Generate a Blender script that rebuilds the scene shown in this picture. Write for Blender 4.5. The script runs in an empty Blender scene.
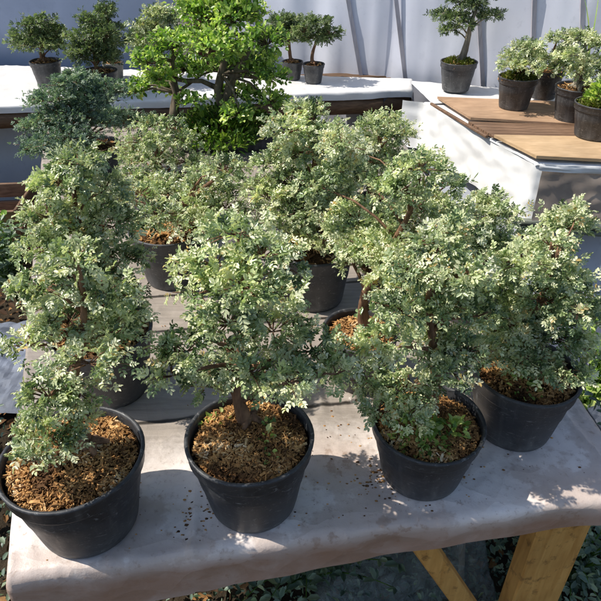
import bpy, math, random
import numpy as np
from mathutils import Vector, noise, Matrix

# ------------------------------------------------------------------ basics
scene = bpy.context.scene
COL = scene.collection
R = math.radians
T = 0.74                     # height of all the bench tops

def link(o, parent=None):
    COL.objects.link(o)
    if parent is not None:
        o.parent = parent
    return o

def obj(name, verts, faces, mat, parent=None, smooth=False, tint=None, loc=None):
    me = bpy.data.meshes.new(name)
    verts = np.asarray(verts, dtype=np.float32)
    if isinstance(faces, np.ndarray) and faces.ndim == 2:
        nf, k = faces.shape
        me.vertices.add(len(verts)); me.vertices.foreach_set('co', verts.ravel())
        me.loops.add(nf * k); me.loops.foreach_set('vertex_index', faces.astype(np.int32).ravel())
        me.polygons.add(nf); me.polygons.foreach_set('loop_start', np.arange(0, nf * k, k, dtype=np.int32))
        me.update(calc_edges=True); me.validate()
    else:
        me.from_pydata([tuple(v) for v in verts], [], [tuple(f) for f in faces])
        me.update()
    if smooth:
        me.polygons.foreach_set('use_smooth', [True] * len(me.polygons))
    if tint is not None:
        a = me.attributes.new('tint', 'FLOAT', 'POINT')
        a.data.foreach_set('value', np.asarray(tint, dtype=np.float32))
    if isinstance(mat, (list, tuple)):
        for m in mat: me.materials.append(m)
    else:
        me.materials.append(mat)
    o = bpy.data.objects.new(name, me)
    if loc is not None: o.location = loc
    return link(o, parent)

def thing(name, label, cat, loc=(0, 0, 0), rz=0, group=None):
    o = bpy.data.objects.new(name, None)
    o.empty_display_size = .05
    o.location = loc; o.rotation_euler = (0, 0, rz)
    o['label'] = label; o['category'] = cat
    if group: o['group'] = group
    return link(o)

def tag(o, label, cat, group=None):
    o['label'] = label; o['category'] = cat
    if group: o['group'] = group
    return o

def nz(x, y, z=0.0):
    return noise.noise(Vector((x, y, z)))

class MB:
    """collects pieces of ONE part"""
    def __init__(s): s.v = []; s.f = []; s.t = []
    def add(s, v, f, t=.5):
        n = len(s.v); s.v.extend(v); s.f.extend([tuple(i + n for i in q) for q in f]); s.t.extend([t] * len(v))
    def tube(s, pts, rad, k=7, jit=0.0, rng=None, t=.5):
        pts = [Vector(p) for p in pts]; n = len(pts); ring = []; v = []; f = []
        prev = None
        for i, p in enumerate(pts):
            d = (pts[min(i + 1, n - 1)] - pts[max(i - 1, 0)])
            if d.length < 1e-9: d = Vector((0, 0, 1))
            d.normalize()
            if prev is None:
                a = d.orthogonal().normalized()
            else:
                a = (prev - d * prev.dot(d))
                a = a.normalized() if a.length > 1e-6 else d.orthogonal().normalized()
            prev = a; b = d.cross(a)
            for j in range(k):
                th = 2 * math.pi * j / k
                r = rad[i] * (1 + (rng.uniform(-jit, jit) if rng else 0))
                v.append(p + (a * math.cos(th) + b * math.sin(th)) * r)
        for i in range(n - 1):
            for j in range(k):
                f.append((i * k + j, i * k + (j + 1) % k, (i + 1) * k + (j + 1) % k, (i + 1) * k + j))
        f.append(tuple(range(k - 1, -1, -1))); f.append(tuple((n - 1) * k + j for j in range(k)))
        s.add(v, f, t)
    def box(s, c, size, rot=None, t=.5, bev=.004):
        hx, hy, hz = [q / 2 for q in size]; b = min(bev, hx * .4, hy * .4, hz * .4)
        M = rot if rot is not None else Matrix.Identity(3)
        c = Vector(c); v = []; idx = {}
        f = []
        # chamfered box: 24 vertices
        for sx in (-1, 1):
            for sy in (-1, 1):
                for sz in (-1, 1):
                    for ax in range(3):
                        p = [sx * (hx - b), sy * (hy - b), sz * (hz - b)]
                        p[ax] = (sx * hx, sy * hy, sz * hz)[ax]
                        idx[(sx, sy, sz, ax)] = len(v); v.append(c + M @ Vector(p))
        def q(*k): f.append(tuple(idx[x] for x in k))
        for sg in (-1, 1):
            a = [(sg, -1, -1, 0), (sg, 1, -1, 0), (sg, 1, 1, 0), (sg, -1, 1, 0)]; q(*(a if sg > 0 else a[::-1]))
            a = [(-1, sg, -1, 1), (-1, sg, 1, 1), (1, sg, 1, 1), (1, sg, -1, 1)]; q(*(a if sg > 0 else a[::-1]))
            a = [(-1, -1, sg, 2), (1, -1, sg, 2), (1, 1, sg, 2), (-1, 1, sg, 2)]; q(*(a if sg > 0 else a[::-1]))
        for s1 in (-1, 1):
            for s2 in (-1, 1):
                q((s1, s2, -1, 0), (s1, s2, 1, 0), (s1, s2, 1, 1), (s1, s2, -1, 1))
                q((s1, -1, s2, 0), (s1, 1, s2, 0), (s1, 1, s2, 2), (s1, -1, s2, 2))
                q((-1, s1, s2, 1), (1, s1, s2, 1), (1, s1, s2, 2), (-1, s1, s2, 2))
                for s3 in (-1, 1): q((s1, s2, s3, 0), (s1, s2, s3, 1), (s1, s2, s3, 2))
        s.add(v, f, t)
    def build(s, name, mat, parent=None, smooth=False):
        return obj(name, s.v, s.f, mat, parent, smooth, s.t)

# ------------------------------------------------------------------ materials
def new_mat(name):
    m = bpy.data.materials.new(name); m.use_nodes = True
    nt = m.node_tree; nt.nodes.clear()
    out = nt.nodes.new('ShaderNodeOutputMaterial')
    return m, nt, out

def N(nt, typ, **kw):
    n = nt.nodes.new(typ)
    for k, v in kw.items():
        if k in n.inputs.keys() if hasattr(n.inputs, 'keys') else False: n.inputs[k].default_value = v
        else: setattr(n, k, v)
    return n

def ramp(nt, fac, stops, interp='LINEAR'):
    r = nt.nodes.new('ShaderNodeValToRGB'); r.color_ramp.interpolation = interp
    e = r.color_ramp.elements
    while len(e) < len(stops): e.new(.5)
    for i, (p, c) in enumerate(stops):
        e[i].position = p; e[i].color = (*c, 1) if len(c) == 3 else c
    nt.links.new(fac, r.inputs['Fac']); return r.outputs['Color']

def tex_noise(nt, scale, detail=5, rough=.55, coord='Object', dist=0, stretch=None):
    tc = nt.nodes.new('ShaderNodeTexCoord'); n = nt.nodes.new('ShaderNodeTexNoise')
    src = tc.outputs[coord]
    if stretch:
        mp = nt.nodes.new('ShaderNodeMapping'); mp.inputs['Scale'].default_value = stretch
        nt.links.new(src, mp.inputs['Vector']); src = mp.outputs['Vector']
    nt.links.new(src, n.inputs['Vector'])
    n.inputs['Scale'].default_value = scale; n.inputs['Detail'].default_value = detail
    n.inputs['Roughness'].default_value = rough; n.inputs['Distortion'].default_value = dist
    return n.outputs['Fac']

def bump(nt, h, strength=.3, dist=.01):
    b = nt.nodes.new('ShaderNodeBump'); b.inputs['Strength'].default_value = strength; b.inputs['Distance'].default_value = dist
    nt.links.new(h, b.inputs['Height']); return b.outputs['Normal']

def mixc(nt, fac, a, b, mode='MIX'):
    m = nt.nodes.new('ShaderNodeMix'); m.data_type = 'RGBA'; m.blend_type = mode
    for sock, v in ((m.inputs[0], fac), (m.inputs[6], a), (m.inputs[7], b)):
        if isinstance(v, (int, float)): sock.default_value = v
        elif isinstance(v, tuple): sock.default_value = (*v, 1)
        else: nt.links.new(v, sock)
    return m.outputs[2]

def principled(nt, out, col, rough=.5, spec=.5, normal=None, sheen=None):
    p = nt.nodes.new('ShaderNodeBsdfPrincipled')
    if isinstance(col, tuple): p.inputs['Base Color'].default_value = (*col, 1)
    else: nt.links.new(col, p.inputs['Base Color'])
    if isinstance(rough, (int, float)): p.inputs['Roughness'].default_value = rough
    else: nt.links.new(rough, p.inputs['Roughness'])
    p.inputs['Specular IOR Level'].default_value = spec
    if normal is not None: nt.links.new(normal, p.inputs['Normal'])
    if out is not None: nt.links.new(p.outputs[0], out.inputs['Surface'])
    return p

def leaf_mat(name, stops, trans, rough=.36, spec=.5, tfac=.3):
    m, nt, out = new_mat(name)
    a = nt.nodes.new('ShaderNodeAttribute'); a.attribute_name = 'tint'
    col = ramp(nt, a.outputs['Fac'], stops)
    n = tex_noise(nt, 9, 2)
    dk = ramp(nt, n, [(.3, (.62, .64, .66)), (.7, (1.15, 1.13, 1.02))])
    col = mixc(nt, 1.0, col, dk, 'MULTIPLY')
    p = principled(nt, None, col, rough, spec)
    t = nt.nodes.new('ShaderNodeBsdfTranslucent')
    tc = mixc(nt, 1.0, col, trans, 'MULTIPLY'); nt.links.new(tc, t.inputs['Color'])
    mx = nt.nodes.new('ShaderNodeMixShader'); mx.inputs[0].default_value = tfac
    nt.links.new(p.outputs[0], mx.inputs[1]); nt.links.new(t.outputs[0], mx.inputs[2])
    nt.links.new(mx.outputs[0], out.inputs['Surface'])
    return m

M = {}
M['leaf_grey'] = leaf_mat('leaf_grey_green', [(0, (.075, .12, .052)), (.22, (.28, .385, .185)), (.42, (.62, .70, .40)), (.6, (.91, .92, .63)), (.93, (.95, .95, .72)), (1, (.70, .5, .2))], (1.0, 1.14, .55), .27, .75, .30)  # pale upper stops put sunlit highlights into the leaf colour
M['leaf_dark'] = leaf_mat('leaf_dark_and_shade', [(0, (.08, .13, .10)), (.5, (.24, .33, .25)), (.9, (.48, .56, .38)), (1, (.32, .34, .16))], (1.3, 1.6, .9), .40, .5)  # dark weeds; on the left rear tree this colour stands in for shade
M['leaf_bright'] = leaf_mat('leaf_bright_green', [(0, (.07, .14, .035)), (.3, (.23, .40, .09)), (.65, (.58, .72, .22)), (1, (.9, .9, .45))], (1.4, 1.6, .6), .33, .5, .36)
M['leaf_mid'] = leaf_mat('leaf_mid_green', [(0, (.06, .095, .04)), (.5, (.19, .26, .12)), (.9, (.42, .48, .24)), (1, (.5, .5, .25))], (1.2, 1.4, .7), .36, .5)
M['moss'] = leaf_mat('moss_green', [(0, (.03, .07, .015)), (.5, (.11, .21, .035)), (1, (.32, .40, .09))], (1.4, 1.7, .5), .6, .3, .3)
M['moss_dry'] = leaf_mat('moss_yellow_green', [(0, (.09, .12, .02)), (.5, (.17, .20, .045)), (1, (.30, .29, .09))], (1.2, 1.4, .5), .7, .25, .25)

def bark_mat(name, c0, c1, scale=60):
    m, nt, out = new_mat(name)
    n = tex_noise(nt, scale, 6, .65, stretch=(1, 1, .25)); n2 = tex_noise(nt, 14, 3)
    col = mixc(nt, n2, ramp(nt, n, [(.3, c0), (.7, c1)]), ramp(nt, n, [(.35, c0), (.75, tuple(min(1, q * 1.5) for q in c1))]))
    principled(nt, out, col, .8, .25, bump(nt, n, .8, .004)); return m
M['bark'] = bark_mat('bark_brown', (.075, .042, .026), (.32, .18, .105))
M['bark_dark'] = bark_mat('bark_dark', (.05, .04, .03), (.22, .18, .125), 34)
M['bark_grey'] = bark_mat('bark_grey', (.10, .085, .065), (.42, .36, .27), 30)

def pot_mat(name, base, dust, amt=.55):
    """old nursery plastic: dust film towards the foot, water runs, specks and scuffs"""
    m, nt, out = new_mat(name)
    n = tex_noise(nt, 13, 8, .68, dist=.6); n2 = tex_noise(nt, 150, 4, .7); n3 = tex_noise(nt, 46, 4, .6, stretch=(1, 1, .10)); n4 = tex_noise(nt, 30, 6, .75, dist=2.5, stretch=(1, 1, 2.5))
    f = ramp(nt, n, [(.40, (0, 0, 0)), (.70, (amt, amt, amt))])
    tc = nt.nodes.new('ShaderNodeTexCoord'); sx = nt.nodes.new('ShaderNodeSeparateXYZ'); nt.links.new(tc.outputs['Object'], sx.inputs[0])
    low = ramp(nt, sx.outputs['Z'], [(0, (1, 1, 1)), (.06, (.45,) * 3), (.14, (.28,) * 3), (.16, (.55,) * 3)])
    f = mixc(nt, 1.0, f, low, 'MULTIPLY'); f = mixc(nt, 1.0, f, (.05, .05, .05), 'ADD')
    col = mixc(nt, f, base, dust)
    col = mixc(nt, ramp(nt, n2, [(.64, (0, 0, 0)), (.70, (.5,) * 3)]), col, dust)
    col = mixc(nt, ramp(nt, n3, [(.52, (0, 0, 0)), (.72, (.30,) * 3)]), col, dust)
    col = mixc(nt, ramp(nt, n4, [(.585, (0, 0, 0)), (.63, (.5,) * 3)]), col, tuple(q * 1.5 for q in dust))
    rg = ramp(nt, n, [(.3, (.34,) * 3), (.7, (.66,) * 3)])
    principled(nt, out, col, rg, .5, bump(nt, n4, .18, .003)); return m
M['pot'] = pot_mat('black_nursery_plastic', (.017, .018, .022), (.19, .19, .19), .65)
M['pot_grey'] = pot_mat('grey_nursery_plastic', (.16, .17, .17), (.3, .28, .24))
M['terracotta'] = pot_mat('terracotta', (.36, .13, .07), (.5, .32, .22))

def soil_mat(name, c):
    m, nt, out = new_mat(name)
    n = tex_noise(nt, 120, 8, .75); n2 = tex_noise(nt, 22, 4)
    col = mixc(nt, n2, ramp(nt, n, [(.3, (.012, .009, .007)), (.6, c), (.8, tuple(q * 2.2 for q in c))]), ramp(nt, n, [(.35, (.02, .014, .01)), (.8, c)]))
    principled(nt, out, col, .95, .1, bump(nt, n, 1.0, .006)); return m
M['soil'] = soil_mat('potting_soil', (.15, .08, .035))

def mulch_mat():
    m, nt, out = new_mat('bark_mulch')
    a = nt.nodes.new('ShaderNodeAttribute'); a.attribute_name = 'tint'
    col = ramp(nt, a.outputs['Fac'], [(0, (.05, .026, .014)), (.2, (.20, .10, .04)), (.42, (.58, .31, .11)), (.8, (.84, .54, .24)), (1, (.92, .74, .48))])
    n = tex_noise(nt, 260, 3, .6)
    col = mixc(nt, 1.0, col, ramp(nt, n, [(.3, (.65, .62, .6)), (.7, (1.1, 1.1, 1.1))]), 'MULTIPLY')
    principled(nt, out, col, .8, .25); return m
M['mulch'] = mulch_mat()

def sheet_mat(name, white, dirt, amt, rough=.38, scale=5.0, trans=.0, wood=None, crease=.35, hem=None, rear=None):
    """weathered plastic sheeting"""
    m, nt, out = new_mat(name)
    n = tex_noise(nt, scale, 8, .62); n2 = tex_noise(nt, scale * 16, 6, .75); n3 = tex_noise(nt, scale * 1.3, 6, .6); nc = tex_noise(nt, scale * 1.7, 2, .4, dist=.5); nd = tex_noise(nt, scale * 4.1, 2, .4, dist=.3, stretch=(1, .5, 1))
    f = ramp(nt, n, [(.36, (0, 0, 0)), (.50, (amt * .22,) * 3), (.525, (amt * .5,) * 3), (.62, (amt * .62,) * 3), (.635, (amt * .85,) * 3), (.74, (amt,) * 3)])
    col = mixc(nt, f, white, dirt)
    f2 = ramp(nt, n2, [(.57, (0, 0, 0)), (.66, (amt * .5,) * 3)]); col = mixc(nt, f2, col, dirt)
    if wood and not hem:
        f3 = ramp(nt, n3, [(.5, (0, 0, 0)), (.62, (.5,) * 3)]); col = mixc(nt, f3, col, wood)
    if hem:
        tc = nt.nodes.new('ShaderNodeTexCoord'); sx = nt.nodes.new('ShaderNodeSeparateXYZ'); nt.links.new(tc.outputs['Object'], sx.inputs[0])
        mr = nt.nodes.new('ShaderNodeMapRange'); mr.inputs[1].default_value = hem[0]; mr.inputs[2].default_value = hem[1]; mr.inputs[3].default_value = 0; mr.inputs[4].default_value = hem[2]
        nt.links.new(sx.outputs['Z'], mr.inputs[0])
        if rear:                                   # old bare grey boards show towards the back
            mr2 = nt.nodes.new('ShaderNodeMapRange'); mr2.inputs[1].default_value = rear[0]; mr2.inputs[2].default_value = rear[1]
            ad = nt.nodes.new('ShaderNodeMath'); ad.operation = 'MULTIPLY_ADD'; ad.inputs[1].default_value = -.14; nt.links.new(sx.outputs['X'], ad.inputs[0]); nt.links.new(sx.outputs['Y'], ad.inputs[2])
            ad2 = nt.nodes.new('ShaderNodeMath'); ad2.operation = 'MULTIPLY_ADD'; ad2.inputs[1].default_value = .10; nt.links.new(n2, ad2.inputs[0]); nt.links.new(ad.outputs[0], ad2.inputs[2])
            nt.links.new(ad2.outputs[0], mr2.inputs[0])
            ng = tex_noise(nt, 5, 7, .65, stretch=(1.2, 16, 1))
            mo = nt.nodes.new('ShaderNodeMath'); mo.operation = 'PINGPONG'; mo.inputs[1].default_value = .085; nt.links.new(ad.outputs[0], mo.inputs[0])
            gap = ramp(nt, mo.outputs[0], [(0, (1, 1, 1)), (.004, (.8,) * 3), (.007, (0, 0, 0))])
            col = mixc(nt, mr2.outputs[0], col, mixc(nt, gap, mixc(nt, ng, (.17, .145, .12), (.56, .48, .41)), (.02, .017, .014)))
        f4 = mixc(nt, 1.0, mr.outputs[0], ramp(nt, n3, [(.3, (.45,) * 3), (.6, (1, 1, 1))]), 'MULTIPLY'); col = mixc(nt, f4, col, wood)
    rg = ramp(nt, n, [(.3, (rough,) * 3), (.75, (min(1, rough + .3),) * 3)])
    def facets(sc, stretch):                       # crumpled plastic: flat facets that meet in straight creases
        tc = nt.nodes.new('ShaderNodeTexCoord'); mp = nt.nodes.new('ShaderNodeMapping'); mp.inputs['Scale'].default_value = stretch; mp.inputs['Rotation'].default_value = (0, 0, .5)
        nt.links.new(tc.outputs['Object'], mp.inputs['Vector'])
        wn = nt.nodes.new('ShaderNodeTexNoise'); wn.inputs['Scale'].default_value = sc * .6; wn.inputs['Detail'].default_value = 2; nt.links.new(mp.outputs[0], wn.inputs['Vector'])
        va = nt.nodes.new('ShaderNodeVectorMath'); va.operation = 'MULTIPLY_ADD'; va.inputs[1].default_value = (.35 / sc * 3,) * 3
        nt.links.new(wn.outputs['Color'], va.inputs[0]); nt.links.new(mp.outputs[0], va.inputs[2])
        vo = nt.nodes.new('ShaderNodeTexVoronoi'); vo.feature = 'F1'; vo.inputs['Scale'].default_value = sc; nt.links.new(va.outputs[0], vo.inputs['Vector'])
        return vo.outputs['Distance']
    cs = mixc(nt, .4, facets(scale * 1.5, (1, .45, 1)), facets(scale * 4.5, (.6, 1, 1)))
    cs = mixc(nt, .06, cs, n2)
    p = principled(nt, out, col, rg, .5, bump(nt, cs, crease, .02))
    if trans:
        t = nt.nodes.new('ShaderNodeBsdfTranslucent'); nt.links.new(col, t.inputs['Color'])
        mx = nt.nodes.new('ShaderNodeMixShader'); mx.inputs[0].default_value = trans
        nt.links.new(p.outputs[0], mx.inputs[1]); nt.links.new(t.outputs[0], mx.inputs[2])
        nt.links.new(mx.outputs[0], out.inputs['Surface'])
    return m
M['cover'] = sheet_mat('table_cover_plastic', (.92, .83, .77), (.38, .25, .18), .95, .24, 3.8, wood=(.40, .225, .145), hem=(T - .002, T - .045, .9), crease=1.0, rear=(-.62, -.50))
M['bench_sheet'] = sheet_mat('bench_sheet_white', (.80, .79, .78), (.52, .48, .43), .5, .45, 2.5)
M['skirt_white'] = sheet_mat('skirt_white', (.93, .93, .92), (.8, .78, .75), .3, .45, 2.0)
M['tarp_brown'] = sheet_mat('tarp_brown', (.46, .37, .30), (.20, .165, .145), .7, .2, 1.6, crease=.12)
M['sheet_blue'] = sheet_mat('sheet_blue_grey', (.50, .53, .60), (.33, .35, .42), .6, .5, 2.0)
M['wall_sheet'] = sheet_mat('greenhouse_film', (.78, .80, .90), (.60, .62, .71), .75, .5, 1.1, crease=.10)
M['sheet_floor'] = sheet_mat('floor_sheet', (.20, .23, .30), (.09, .10, .12), .8, .5, 2.0, crease=.08)
M['wall_shade'] = sheet_mat('painted_shade_film', (.36, .42, .56), (.27, .32, .44), .8, .5, 1.1, crease=.10)  # darker copy of the wall film, the left wall's shade put into its colour
M['tarp_dark'] = sheet_mat('tarp_dark_blue', (.07, .085, .125), (.03, .035, .045), .8, .35, 5.0, crease=.8)
M['green_roll'] = sheet_mat('grey_green_roll', (.17, .19, .15), (.08, .085, .07), .8, .5, 5.0, crease=.6)

def film_mat():
    m, nt, out = new_mat('clear_film')
    n = tex_noise(nt, 14, 5, .6, dist=1.5)
    p = principled(nt, None, (.26, .30, .29), .18, .6, bump(nt, n, .8, .02))
    t = nt.nodes.new('ShaderNodeBsdfTransparent')
    mx = nt.nodes.new('ShaderNodeMixShader')
    nt.links.new(ramp(nt, n, [(.3, (.25,) * 3), (.7, (.7,) * 3)]), mx.inputs[0])
    nt.links.new(t.outputs[0], mx.inputs[1]); nt.links.new(p.outputs[0], mx.inputs[2])
    nt.links.new(mx.outputs[0], out.inputs['Surface']); return m
M['film'] = film_mat()

def wood_mat(name, c0, c1, stretch=(1, 12, 12), scale=6, rough=.65, stain=None):
    m, nt, out = new_mat(name)
    n = tex_noise(nt, scale, 7, .62, dist=.6, stretch=stretch); n2 = tex_noise(nt, 3.5, 4, .6); n3 = tex_noise(nt, 70, 4, .7)
    col = ramp(nt, n, [(.3, c0), (.68, c1)])
    col = mixc(nt, 1.0, col, ramp(nt, n2, [(.3, (.7, .68, .66)), (.7, (1.12, 1.1, 1.08))]), 'MULTIPLY')
    if stain:
        n4 = tex_noise(nt, 26, 5, .7)
        col = mixc(nt, ramp(nt, n4, [(.55, (0, 0, 0)), (.66, (.75,) * 3)]), col, stain)
    at = nt.nodes.new('ShaderNodeAttribute'); at.attribute_name = 'tint'
    col = mixc(nt, 1.0, col, ramp(nt, at.outputs['Fac'], [(0, (.55, .53, .5)), (1, (1.35, 1.35, 1.35))]), 'MULTIPLY')
    principled(nt, out, col, rough, .3, bump(nt, n, .35, .004)); return m
M['leg_wood'] = wood_mat('orange_timber', (.56, .27, .07), (.82, .47, .15), (10, 10, 1), 5, .5, (.20, .10, .035))
M['ply'] = wood_mat('plywood', (.42, .27, .17), (.62, .42, .275), (2, 10, 8), 4)
M['ply_yellow'] = wood_mat('plywood_yellow', (.54, .37, .21), (.72, .52, .32), (2, 9, 8), 4)
M['slat'] = wood_mat('weathered_slats', (.15, .09, .06), (.36, .23, .15), (1.5, 14, 10), 5)
M['log'] = wood_mat('log_brown', (.10, .06, .035), (.24, .15, .09), (2, 14, 14), 5)
M['beam_pale'] = wood_mat('pale_post', (.42, .36, .28), (.62, .55, .46), (10, 10, 1.2), 5)
M['board_red'] = wood_mat('red_brown_board', (.075, .028, .018), (.17, .062, .036), (10, 10, 1.2), 5)
M['batten'] = wood_mat('grey_batten', (.42, .41, .47), (.58, .57, .64), (10, 10, 1.2), 4)

def ground_mat():
    m, nt, out = new_mat('bare_soil_ground')
    n = tex_noise(nt, 6, 8, .7); n2 = tex_noise(nt, 60, 6, .7)
    col = mixc(nt, n2, ramp(nt, n, [(.3, (.022, .016, .011)), (.7, (.075, .055, .036))]), ramp(nt, n, [(.3, (.03, .024, .016)), (.7, (.12, .09, .06))]))
    principled(nt, out, col, .95, .1, bump(nt, n2, .9, .02)); return m
M['ground'] = ground_mat()

# ------------------------------------------------------------------ leaves (numpy)
def unit(a):
    return a / np.maximum(np.linalg.norm(a, axis=-1, keepdims=True), 1e-9)

def leaflets(P, D, Nn, L, W, tint, fold=.28):
    """one 6-vertex folded leaflet for each row"""
    S = unit(np.cross(Nn, D)); Nn = unit(np.cross(D, S))
    L = L[:, None]; W = W[:, None]
    up = Nn * W * fold
    v = np.stack([P,
                  P + D * L * .33 + S * W * .47 + up, P + D * L * .74 + S * W * .40 + up,
                  P + D * L - Nn * L * .06,
                  P + D * L * .74 - S * W * .40 + up, P + D * L * .33 - S * W * .47 + up], axis=1)
    n = len(P); base = (np.arange(n) * 6)[:, None]
    f = np.concatenate([base + np.array([0, 1, 2, 3]), base + np.array([0, 3, 4, 5])], axis=0)
    return v.reshape(-1, 3), f, np.repeat(tint, 6)

def pinnate(P, A, Nn, L, tint, rng, pairs=3, lw=.47, ll=.36):
    """compound leaves: pairs of leaflets along a short rachis and one at the tip"""
    S = unit(np.cross(Nn, A)); Nn = unit(np.cross(A, S))
    vs = []; fs = []; ts = []; off = 0
    slots = [(.30 + .58 * i / max(pairs - 1, 1), sd) for i in range(pairs) for sd in (-1, 1)] + [(1.0, 0)]
    for s, sd in slots:
        n = len(P)
        jit = rng.normal(0, .18, (n, 3))
        if sd:
            D = unit(A * .55 + S * sd * .85 - Nn * .12 + jit)
        else:
            D = unit(A - Nn * .15 + jit)
        base = P + A * (L * s * .72)[:, None] - Nn * (L * s * s * .10)[:, None]
        l = L * ll * rng.uniform(.75, 1.15, n) * (1 - .18 * abs(s - .6))
        nn = unit(Nn + rng.normal(0, .28, (n, 3)))
        v, f, t = leaflets(base, D, nn, l, l * lw * 1.15, np.clip(tint + rng.normal(0, .05, n), 0, 1))
        vs.append(v); fs.append(f + off); ts.append(t); off += len(v)
    return np.concatenate(vs), np.concatenate(fs), np.concatenate(ts)

def crown_arrays(pads, rng, shoots, leaf_len, simple=False, density=1.0):
    """shoots grown from inside every pad to its surface, compound leaves along them"""
    Ps = []; As = []; Ns = []; Ls = []; Ts = []; twigs = []
    for (cx, cy, cz, rx, ry, rz) in pads:
        c = np.array([cx, cy, cz]); r = np.array([rx, ry, rz])
        n = max(8, int(shoots * density * rx * (rx + rz) / (.05 * .08)))
        pt = rng.normal(0, .07)
        d = rng.normal(0, 1, (n, 3)); d[:, 2] = d[:, 2] * .7 + .45; d = unit(d)
        o = c + d * r * rng.uniform(0, .35, (n, 1)) - np.array([0, 0, rz * .35])
        tip = c + d * r * np.where(rng.random((n, 1)) < .12, rng.uniform(1.1, 1.6, (n, 1)), rng.uniform(.65, 1.15, (n, 1)))
        k = 5
        dirv = unit(tip - o)
        sn = unit(np.array([-.30, -.1, .95]) + d * .38 + rng.normal(0, .30, (n, 3))); st = rng.normal(0, .19, n) + pt  # st: per-shoot tint spread, lit and dark sprays put into the colour
        for j in range(k):
            t = rng.uniform(.35, 1.0, n) if j < k - 2 else np.full(n, 1.0)
            base = o + (tip - o) * t[:, None] + rng.normal(0, .003, (n, 3))
            side = unit(np.cross(dirv, rng.normal(0, 1, (n, 3))))
            spread = .95 if j < k - 1 else .25
            A = unit(dirv * (1 - .45 * spread) + side * spread + np.array([0, 0, .12]))
            Nn = unit(sn + rng.normal(0, .2, (n, 3)))
            L = leaf_len * rng.uniform(.65, 1.2, n) * (1.0 if j < k - 1 else .75)
            tt = np.clip(rng.beta(2.2, 2.6, n) * .62 + .06 + st + .22 * (j == k - 1) + .10 * (t > .97), 0, .93)
            tt = np.where(rng.random(n) < .012, .97, tt)
            Ps.append(base); As.append(A); Ns.append(Nn); Ls.append(L); Ts.append(tt)
        for i in range(0, n, 2): twigs.append((o[i], tip[i]))
    P, A, Nn, L, tt = map(np.concatenate, (Ps, As, Ns, Ls, Ts))
    tt = np.clip(tt, 0, 1)
    if simple:
        v, f, t = leaflets(P, A, Nn, L, L * .62, tt, .18)
    else:
        v, f, t = pinnate(P, A, Nn, L, tt, rng)
    return v, f, t, twigs

# ------------------------------------------------------------------ pots
def lathe(profile, k=56, wob=0.0, seed=0):
    v = []; f = []
    for (r, z) in profile:
        for j in range(k):
            th = 2 * math.pi * j / k
            w = 1 + (wob * (math.sin(2 * th + seed) * .6 + math.sin(3 * th + seed * 2.3) * .4) + .012 * noise.noise(Vector((math.cos(th) * 1.6 + seed, math.sin(th) * 1.6, z * 16)))) * min(1, z / .12)
            v.append((r * w * math.cos(th), r * w * math.sin(th), z))
    n = len(profile)
    for i in range(n - 1):
        for j in range(k):
            f.append((i * k + j, i * k + (j + 1) % k, (i + 1) * k + (j + 1) % k, (i + 1) * k + j))
    return v, f

def make_pot(parent, rad, H, mat, rng, detail=True):
    rb = rad * .745; c = H * .20                     # collar height
    rt = rad * .94                                   # body radius under the collar
    sd = rng.uniform(0, 6); wob = .012
    def rr(z): return rb + (rt - rb) * z / (H - c)
    body = [(0.001, .004), (rb * .86, .004), (rb * .88, 0), (rb * .975, 0), (rb, .004), (rr(H * .1), H * .1), (rr(H * .48), H * .48), (rr(H * .50) + .0012, H * .495),
            (rr(H * .62) + .0012, H * .62), (rr(H - c) + .0005, H - c + .002)]
    v, f = lathe(body, 56, wob, sd)
    pot = obj('pot', v, f, mat, parent, True)
    rim = [(rt - .004, H - c + .001), (rad * .985, H - c), (rad * .995, H - c + .003), (rad, H - .008), (rad + .003, H - .006), (rad + .0035, H - .001), (rad + .001, H + .001),
           (rad - .003, H), (rad - .0045, H - .006), (rad - .0065, H - c), (rad * .90, H * .62)]
    v, f = lathe(rim, 56, wob, sd)
    obj('rim', v, f, mat, pot, True)
    return pot

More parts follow.
